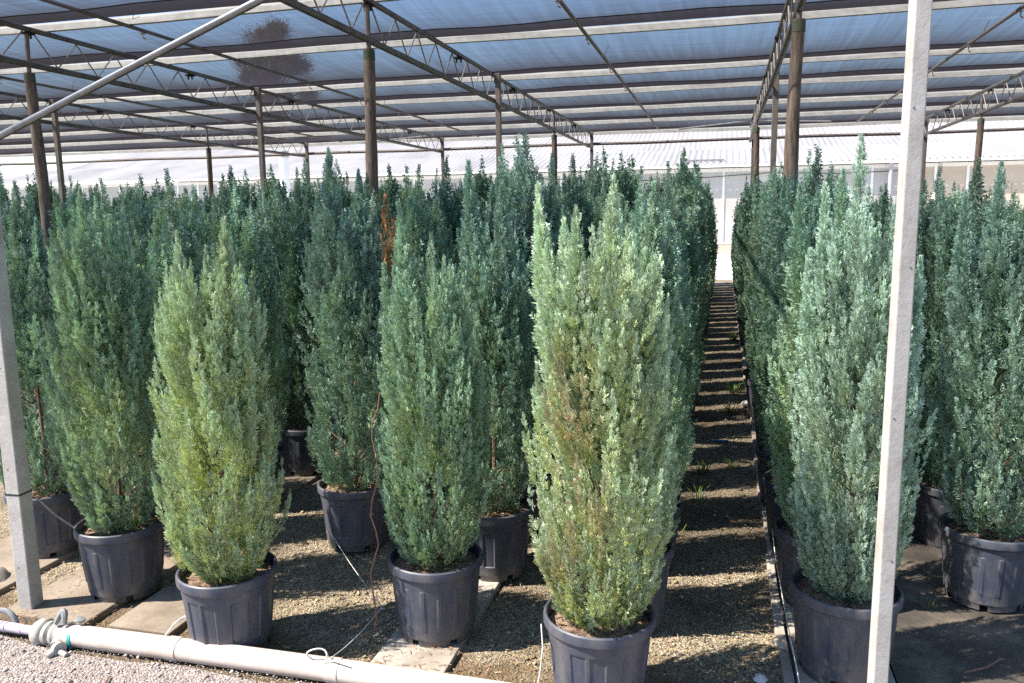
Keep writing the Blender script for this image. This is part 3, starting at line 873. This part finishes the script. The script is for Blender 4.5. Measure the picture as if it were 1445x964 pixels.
b = MB(); b.tube([(-9, -.2, EZ - .4), (-5.5, -.2, EZ - .62), (-2, -.2, EZ - .6), (2, -.2, EZ - .38), (5, -.2, EZ - .5), (8, -.2, EZ - .42)], .02, 5); b.build('cable', M['hose'], gh)
b = MB(); b.box((-1.85, .25, 4.38), (-.05, .33, 4.46)); b.box((-1.72, .27, 4.1), (-1.64, .32, 4.385)); b.box((-.24, .27, 4.1), (-.16, .32, 4.385)); b.build('vent_bracket', M['rod'], gh)
f = tag(empty('flue_pipe', (-21.4, 36.8, GZ)), 'grey flue pipe standing before the greenhouse roof at left', 'flue')
b = MB(); b.tube([(0, 0, 0), (0, 0, 5.0)], .24, 16); b.build('shaft', M['white'], f, True)
b = MB(); b.lathe([(.25, 4.95), (.26, 5.0), (.26, 5.28), (.0, 5.3)], 16); b.build('cap', M['galv'], f, True)

# far tree seen through the net
def far_tree(x, y, h, w, trunk_h, seed, label):
    rng = np.random.default_rng(seed)
    t = tag(empty('broadleaf_tree', (x, y, GZ)), label, 'tree')
    b = MB(); b.tube([(0, 0, 0), (.2, 0, h * .3), (.1, .1, h * .6), (0, 0, h * .85)], [.45, .34, .2, .06], 10)
    V, F, C = [], [], []
    for c in range(95):
        u = rng.random()
        z = trunk_h + (h - trunk_h) * u
        rmax = w / 2 * float(np.interp(u, [0, .15, .35, .55, .75, .9, 1], [.5, .9, .95, .86, .66, .5, .18])) * rng.uniform(.8, 1.08)
        a = rng.random() * 6.28; r = rmax * math.sqrt(rng.random())
        ctr = np.array([r * math.cos(a), r * math.sin(a), z])
        b.tube([(0, 0, z * .8), tuple(ctr * np.array([.5, .5, .93])), tuple(ctr)], [.08, .05, .02], 5)
        k = 1900; cr = rng.uniform(.7, 1.9)
        p = ctr + rng.normal(0, 1, (k, 3)) * np.array([cr * .36, cr * .36, cr * .32])
        d1 = rng.normal(0, 1, (k, 3)); d1 /= np.linalg.norm(d1, axis=1)[:, None]
        d2 = np.cross(d1, rng.normal(0, 1, (k, 3))); d2 /= np.linalg.norm(d2, axis=1)[:, None]
        sz = rng.uniform(.032, .07, (k, 1))
        q = np.stack([p - d1 * sz, p - d2 * sz * .6, p + d1 * sz, p + d2 * sz * .6], 1)
        F.append(np.arange(k * 4).reshape(k, 4) + len(V) * 0 + sum(len(v) for v in V)); V.append(q.reshape(-1, 3))
        cc = np.array([.085, .075, .035]) * rng.uniform(.7, 1.35); C.append(np.repeat(cc[None] * rng.uniform(.8, 1.2, (k, 1)), 4, 0))
    b.build('trunk', M['bark'], t, True)
    link('crown', mesh_np('crown', np.concatenate(V), np.concatenate(F), np.concatenate(C)), M['leaf'], t)
far_tree(-41.3, 70, 19.6, 9.6, 6.5, 4, 'tall brownish tree far off, seen through the shade net')

# yellow-green shrub among the left block
def shrub():
    t = tag(empty('yellow_shrub', (-8.35, 9.3, GZ)), 'yellow-green shrub glimpsed behind the left wooden pole', 'shrub')
    me, ln = crown_mesh('foliage', 900, 2.0, .2, .4, [(0, 0, 2.0), (.2, .1, 1.8), (-.2, 0, 1.85)], 90, 20, 3, ((.26, .27, .03), (.16, .17, .03), (.36, .30, .03), .5), 1.6)
    link('foliage', me, M['leaf'], t); link('stem', stem_mesh(ln, .2, 2.0, 20), None, t)
shrub()

# ------------------------------------------------------------------ water pipe and valve
PZ = .02
t = tag(empty('water_pipe', (-2.86, 2.80, PZ)), 'long sun-bleached plastic water pipe lying along the forecourt edge', 'pipe')
b = MB(); b.tube([(0, 0, 0), (.62, .012, 0), (1.32, .02, 0), (1.9, .02, 0), (4.4, -.01, -.005)], .049, 28); b.build('tube', M['pvc'], t, True)
for xx in (.555, 1.33, 2.9):
    b = MB(); b.lathe([(.0492, -.03), (.0525, -.028), (.0525, .028), (.0492, .03)], 28, Matrix.Translation((xx, .011 + (.009 if xx > 1 else 0), 0)) @ Matrix.Rotation(rad(90), 4, 'Y')); b.build('socket_ring', M['pvc'], t, True)
v = tag(empty('pipe_valve', (-2.86, 2.80, PZ - .006)), 'dusty grey plastic valve with curved lever on the pipe end', 'valve')
RY = Matrix.Rotation(rad(90), 4, 'Y')
def lx(x, prof, name, mat, n=28):
    b = MB(); b.lathe([(r, z) for z, r in prof], n, Matrix.Translation((x, 0, 0)) @ RY); return b.build(name, mat, v, True)
lx(-.02, [(-.005, .048), (0, .058), (.025, .060), (.055, .056), (.06, .0495)], 'socket', M['pvc'])
lx(-.09, [(0, .045), (.005, .060), (.022, .061), (.03, .055), (.05, .055), (.066, .050)], 'union_nut', M['valve'])
lx(-.135, [(0, .050), (.006, .062), (.026, .062), (.034, .052), (.045, .046)], 'union_nut', M['valve'])
lx(-.235, [(0, .0), (.002, .022), (.012, .026), (.022, .044), (.034, .056), (.05, .067), (.068, .073), (.086, .072), (.10, .062), (.105, .045)], 'bulb', M['valve'])
lx(-.30, [(-.02, .0), (-.018, .024), (.05, .024), (.066, .026), (.08, .022)], 'reducer', M['lilac'])
b = MB(); b.tube([(-1.6, .02, .0), (-.7, .01, 0), (-.29, 0, 0)], .026, 16); b.build('supply_tube', M['lilac'], v, True)
for xx in (-.40, -.43, -.46):
    b = MB(); b.lathe([(.0262, -.006), (.0295, -.004), (.0295, .004), (.0262, .006)], 16, Matrix.Translation((xx, .003, 0)) @ RY); b.build('clamp_ring', M['lilac'], v, True)
b = MB()
arc = [(-.062 + .055 * q / 10, -.02 + .03 * math.sin(q / 10 * 3.14), .05 + .075 * math.sin(.25 + q / 10 * 2.6)) for q in range(11)]
b.tube(arc, [.012 + .006 * math.sin(q / 10 * 3.14) for q in range(11)], 8); b.build('lever', M['valve_grey'], v, True)
b = MB(); b.lathe([(0, .0), (.022, .002), (.025, .008), (.022, .016), (0, .018)], 18, Matrix.Translation((.055, .02, .078)) @ Matrix.Rotation(rad(14), 4, 'Y')); b.tube([(.045, .02, .085), (.01, .01, .065)], .008, 6); b.build('knob', M['valve_grey'], v, True)
v.scale = (.9, .9, .9)
b = MB(); b.lathe([(.0545, 0), (.0575, .002), (.0575, .02), (.0545, .022)], 28, Matrix.Translation((.03, 0, .001)) @ RY); b.build('teal_band', M['teal'], v, True)
b = MB(); b.tube([(-.03, -.04, -.005), (-.005, -.085, -.012)], [.028, .03], 12); b.tube([(.005, -.09, -.015), (.035, -.10, -.012)], [.032, .034], 14); b.build('drain_body', M['valve'], v, True)
b = MB(); b.tube([(.015, -.11, -.015), (.0, -.15, -.03)], .018, 12); b.tube([(.03, -.105, -.02), (.085, -.115, -.03)], .014, 10); b.build('drain_cock', M['valve'], v, True)
b = MB(); b.tube([(-.44 + .075 * math.cos(q / 12 * 3.14), .03, .0 + .075 * math.sin(q / 12 * 3.14)) for q in range(13)], .014, 8); b.build('handle_ring', M['valve_grey'], v, True)

# twine, hose, drip line
def cord(name, pts, r, mat, label, cat, group=None):
    b = MB(); b.tube(pts, r, 5); return tag(b.build(name, mat, None, True), label, cat, group)
def cat_pts(a, bb, sag, n=10):
    a, bb = Vector(a), Vector(bb)
    return [a.lerp(bb, q / n) + Vector((0, 0, -4 * sag * (q / n) * (1 - q / n))) for q in range(n + 1)]
cord('twine', cat_pts((-1.545, 2.83, .075), (-1.50, 3.25, .10), .02) + cat_pts((-1.50, 3.25, .10), (-2.0, 3.72, .22), .02)[1:], .0014, M['twine'], 'white twine stretched from the pipe back over the gravel', 'twine')
loop = [(-1.60 + .045 * math.cos(q), 2.80 + .012 * math.sin(q * 2), .085 + .035 * math.sin(q)) for q in np.linspace(-.6, 4.6, 16)]
cord('twine', [(-1.545, 2.80, .071)] + loop, .0035, M['twine'], 'white twine loop knotted on the pipe', 'twine')
b = MB(); b.lathe([(.0495, -.004), (.0525, -.003), (.0525, .003), (.0495, .004)], 24, Matrix.Translation((-1.545, 2.82, PZ)) @ RY)
b.tube([(-1.545, 2.80, .072), (-1.50, 2.79, .085), (-1.46, 2.78, .09)], .004, 5)
tag(b.build('twine_knot', M['twine'], None, True), 'white twine tied round the middle of the pipe', 'twine')
cord('twine', [(-2.36, 2.82, .07), (-2.34, 2.86, .11), (-2.31, 2.92, .13), (-2.35, 2.88, .10), (-2.30, 2.97, .12), (-2.22, 3.06, .16)], .0035, M['twine'], 'white twine loop beside the pot behind the pipe', 'twine')
cord('twine', [(-.66, 2.83, .06), (-.645, 2.82, .15), (-.63, 2.80, .26), (-.64, 2.82, .34)], .003, M['twine'], 'white twine rising to the nearest pot rim', 'twine')
cord('drip_line', [(.33, 2.72, .012), (.335, 3.2, .02), (.31, 3.45, .10), (.315, 4.2, .05), (.325, 6, .02), (.33, 9, .02), (.335, 13, .02), (.34, 20, .02)], .006, M['hose'], 'black drip line running along the kerb of the aisle', 'hose')
cord('twine', [(.345, 2.75, .03), (.33, 3.1, .11), (.305, 3.5, .18), (.31, 4.2, .12), (.33, 5.2, .06), (.335, 6.5, .04)], .0022, M['twine'], 'white twine drawn along the kerb of the aisle', 'twine')
cord('hose', [(-3.62, 3.42, .40), (-3.45, 3.36, .34), (-3.30, 3.32, .30), (-3.16, 3.27, .285), (-3.05, 3.20, .29)], .007, M['hose'], 'thin black hose draped between the two leftmost pots', 'hose')
b = MB(); random.seed(6)
pts = [(-1.50 + .018 * math.sin(q * 1.3) + q * .0035, 3.14 + .01 * math.cos(q * 2), .03 + q * .07) for q in range(17)]
b.tube(pts, [.0042 - .00015 * q for q in range(17)], 5)
for q in range(2, 16, 2):
    p = Vector(pts[q]); d = Vector((random.uniform(-1, 1), random.uniform(-1, .2), random.uniform(-.6, .9))) * .06
    b.tube([p, p + d * .6, p + d + Vector((0, 0, -.015))], [.0028, .002, .0012], 4)
tag(b.build('dry_vine', M['vine'], None, True), 'dry reddish vine stem climbing beside the clean blue-black pot', 'vine')
# twigs, stones and scraps
def twig(pts, label, r=.004):
    b = MB(); b.tube(pts, r, 5); tag(b.build('twig', M['vine'], None, True), label, 'twig', 'dry twigs lying about')
twig([(.30, 3.42, .02), (.36, 3.35, .05), (.42, 3.30, .12), (.40, 3.29, .06)], 'dry twig leaning on the kerb beside the scuffed pot', .003)
twig([(-2.47, 2.60, -.01), (-2.43, 2.52, .0), (-2.41, 2.43, -.01)], 'dark twig on the forecourt near the valve')
twig([(-.15, 5.55, -.01), (.02, 5.75, .01), (.06, 5.95, -.01)], 'bent dry twig across the middle of the gravel aisle', .006)
twig([(1.02, 3.45, .0), (1.12, 3.5, .01), (1.2, 3.6, .0)], 'short twig on the black ground cloth')
def rock(x, y, z, s, seed, mat, name, label):
    rng = random.Random(seed); b = MB(); n = 10
    prof = [(.0, -.4), (.7, -.3), (1, 0), (.8, .35), (.35, .55), (0, .58)]
    b.lathe(prof, n, Matrix.Translation((x, y, z)) @ Matrix.Scale(s, 4), mod=lambda j, k: rng.uniform(-.12, .12) if 0 < j < 5 else 0)
    tag(b.build(name, mat, None, True), label, 'stone')
rock(-3.78, 3.22, 0.0, .10, 2, M['concrete'], 'stone', 'rounded grey stone in the shade behind the left post')
rock(.27, 8.2, .0, .06, 3, M['yard'], 'stone', 'pale stone at the kerb halfway along the aisle')
rock(.20, 3.22, -.01, .03, 4, M['yard'], 'stone', 'small pale stone near the front of the gravel aisle')
rock(.315, 3.52, .0, .055, 6, M['plinth'], 'stone', 'broken pinkish block on the kerb beside the scuffed pot')
b = MB(); b.box((-.07, -.014, 0), (.07, .014, .012), Matrix.Translation((.02, 6.85, GZ + .01)) @ Matrix.Rotation(rad(8), 4, 'Z'))
bm_ = NT('blue_plastic'); bm_.col((.03, .16, .42)); bm_.rough(.4)
tag(b.build('plastic_scrap', bm_.m, None, bevel=.004), 'strip of blue plastic lying in the gravel aisle', 'scrap')
gm = NT('fresh_green_grass'); gm.col((.12, .20, .035)); gm.rough(.6)
def weed(x, y, s, n, seed, label):
    rng = random.Random(seed); b = MB()
    for q in range(n):
        a = rng.uniform(0, 6.28); r = rng.uniform(0, s * .6); l = s * rng.uniform(.5, 1.1)
        p = Vector((x + r * math.cos(a), y + r * math.sin(a), GZ)); d = Vector((math.cos(a) * .6, math.sin(a) * .6, 1)) * l
        sd2 = Vector((-math.sin(a), math.cos(a), 0)) * s * .03
        tip = p + d + Vector((math.cos(a), math.sin(a), -.5)) * l * .4
        b.add([p - sd2, p + sd2, p + d * .6 + sd2 * .8, p + d * .6 - sd2 * .8, tip], [(0, 1, 2, 3), (3, 2, 4)])
    tag(b.build('weed', gm.m), label, 'weed', 'weeds in the gravel aisle')
weed(-.10, 5.95, .10, 60, 1, 'spreading bright green weed in a sunlit band of the aisle, near the front')
weed(.12, 6.15, .07, 40, 2, 'small weed right of the spreading bright one')
weed(-.12, 5.35, .11, 16, 3, 'tuft of long arching grass blades in the aisle')
weed(.16, 8.9, .14, 60, 4, 'low weed by the kerb, before the small pale stone at the kerb')
weed(.12, 7.9, .12, 50, 5, 'weed patch behind the blue plastic strip')
weed(-.24, 4.75, .11, 18, 6, 'green weed tuft at the left edge of the aisle under the front conifers')
weed(.2, 12.6, .14, 40, 7, 'weed at the kerb far along the aisle')
weed(1.02, 4.05, .07, 16, 8, 'small weed sprouting at the rim of the frontmost pot on the black cloth')

# ------------------------------------------------------------------ loose pebbles
def pebbles(name, n, x0, x1, y0, y1, z, smin, smax, pal, seed, label, keep=None, power=1.0):
    rng = np.random.default_rng(seed)
    x = rng.uniform(x0, x1, n); y = y0 + (y1 - y0) * rng.random(n) ** power
    ok = np.ones(n, bool)
    if keep is not None: ok = keep(x, y, rng)
    x, y = x[ok], y[ok]; n = len(x)
    oct_ = np.array([(1, 0, 0), (0, 1, 0), (-1, 0, 0), (0, -1, 0), (0, 0, 1), (0, 0, -.6)], float)
    tri = np.array([(0, 1, 4), (1, 2, 4), (2, 3, 4), (3, 0, 4), (1, 0, 5), (2, 1, 5), (3, 2, 5), (0, 3, 5)])
    s = rng.uniform(smin, smax, n) * (1 + (rng.random(n) < .05) * rng.uniform(.6, 2.2, n))
    V = oct_[None] * rng.uniform(.65, 1.25, (n, 6, 1)) * s[:, None, None] * np.array([1, .8, .6])
    a = rng.uniform(0, 6.28, n); c, sn = np.cos(a), np.sin(a)
    X = V[..., 0] * c[:, None] - V[..., 1] * sn[:, None]; Yv = V[..., 0] * sn[:, None] + V[..., 1] * c[:, None]
    V = np.stack([X + x[:, None], Yv + y[:, None], V[..., 2] + z + (s * .3)[:, None]], 2)
    F = (tri[None] + (np.arange(n) * 6)[:, None, None]).reshape(-1, 3)
    pal = np.array(pal); C = np.repeat((pal[rng.integers(0, len(pal), n)] * rng.uniform(.7, 1.25, (n, 1)))[:, None], 6, 1)
    tag(link(name, mesh_np(name, V.reshape(-1, 3), F, C.reshape(-1, 3)), M['gravel']), label, None, None, 'stuff')
TAN = [(.44, .36, .21), (.34, .27, .15), (.32, .26, .17), (.23, .19, .13), (.40, .36, .28), (.15, .13, .105), (.42, .34, .18), (.21, .195, .175), (.27, .20, .125), (.11, .10, .085), (.21, .20, .10), (.18, .15, .11)]
def keep_g(x, y, rng):
    on = ((x > -1.46) & (x < -1.06)) | ((x > -3.43) & (x < -2.87)) | (x > .28) | ((x < -3.5)) | ((x > -2.8) & (x < -2.42) & (y < 3.45))
    dens = np.clip((y - 3.02) / .4 + .25 * np.sin(x * 7), .03, 1)
    return ~on & (rng.random(len(x)) < dens)
pebbles('gravel', 80000, -3.6, .28, 2.9, 12.0, GZ, .003, .0075, TAN, 1, 'tan and grey gravel between the pot rows', keep_g, 1.7)
GREY = [(.36, .31, .28), (.27, .23, .21), (.45, .40, .37), (.18, .16, .15), (.50, .46, .42)]
pebbles('grit', 26000, -3.9, .6, 1.9, 2.78, GZ + .012, .002, .0055, GREY, 2, 'loose pale grit on the forecourt')
rng = np.random.default_rng(12)
n = 9000
px = rng.uniform(-3.6, .28, n); py = 2.9 + 8.5 * rng.random(n) ** 1.6
a_ = rng.uniform(0, 6.28, n); l_ = rng.uniform(.006, .022, n); w_ = rng.uniform(.0008, .0022, n)
P = np.stack([px, py, np.full(n, GZ + .009) + rng.uniform(0, .006, n)], 1)
P[(px > -1.45) & (px < -1.07), 2] = .004; P[(px > -3.42) & (px < -2.88), 2] = .004
d_ = np.stack([np.cos(a_), np.sin(a_), rng.uniform(-.15, .25, n)], 1) * l_[:, None]; s_ = np.stack([-np.sin(a_), np.cos(a_), rng.uniform(-.3, .3, n)], 1) * w_[:, None]
Q = np.stack([P - d_ - s_, P + d_ - s_, P + d_ + s_, P - d_ + s_], 1).reshape(-1, 3)
cc = np.array([(.30, .17, .09), (.22, .15, .09), (.38, .27, .16), (.16, .11, .07)])[rng.integers(0, 4, n)]
tag(link('needle_litter', mesh_np('needle_litter', Q, np.arange(n * 4).reshape(n, 4), np.repeat(cc, 4, 0)), M['gravel']), 'fallen dry needles scattered over the gravel', None, None, 'stuff')
print('SCENE BUILT')
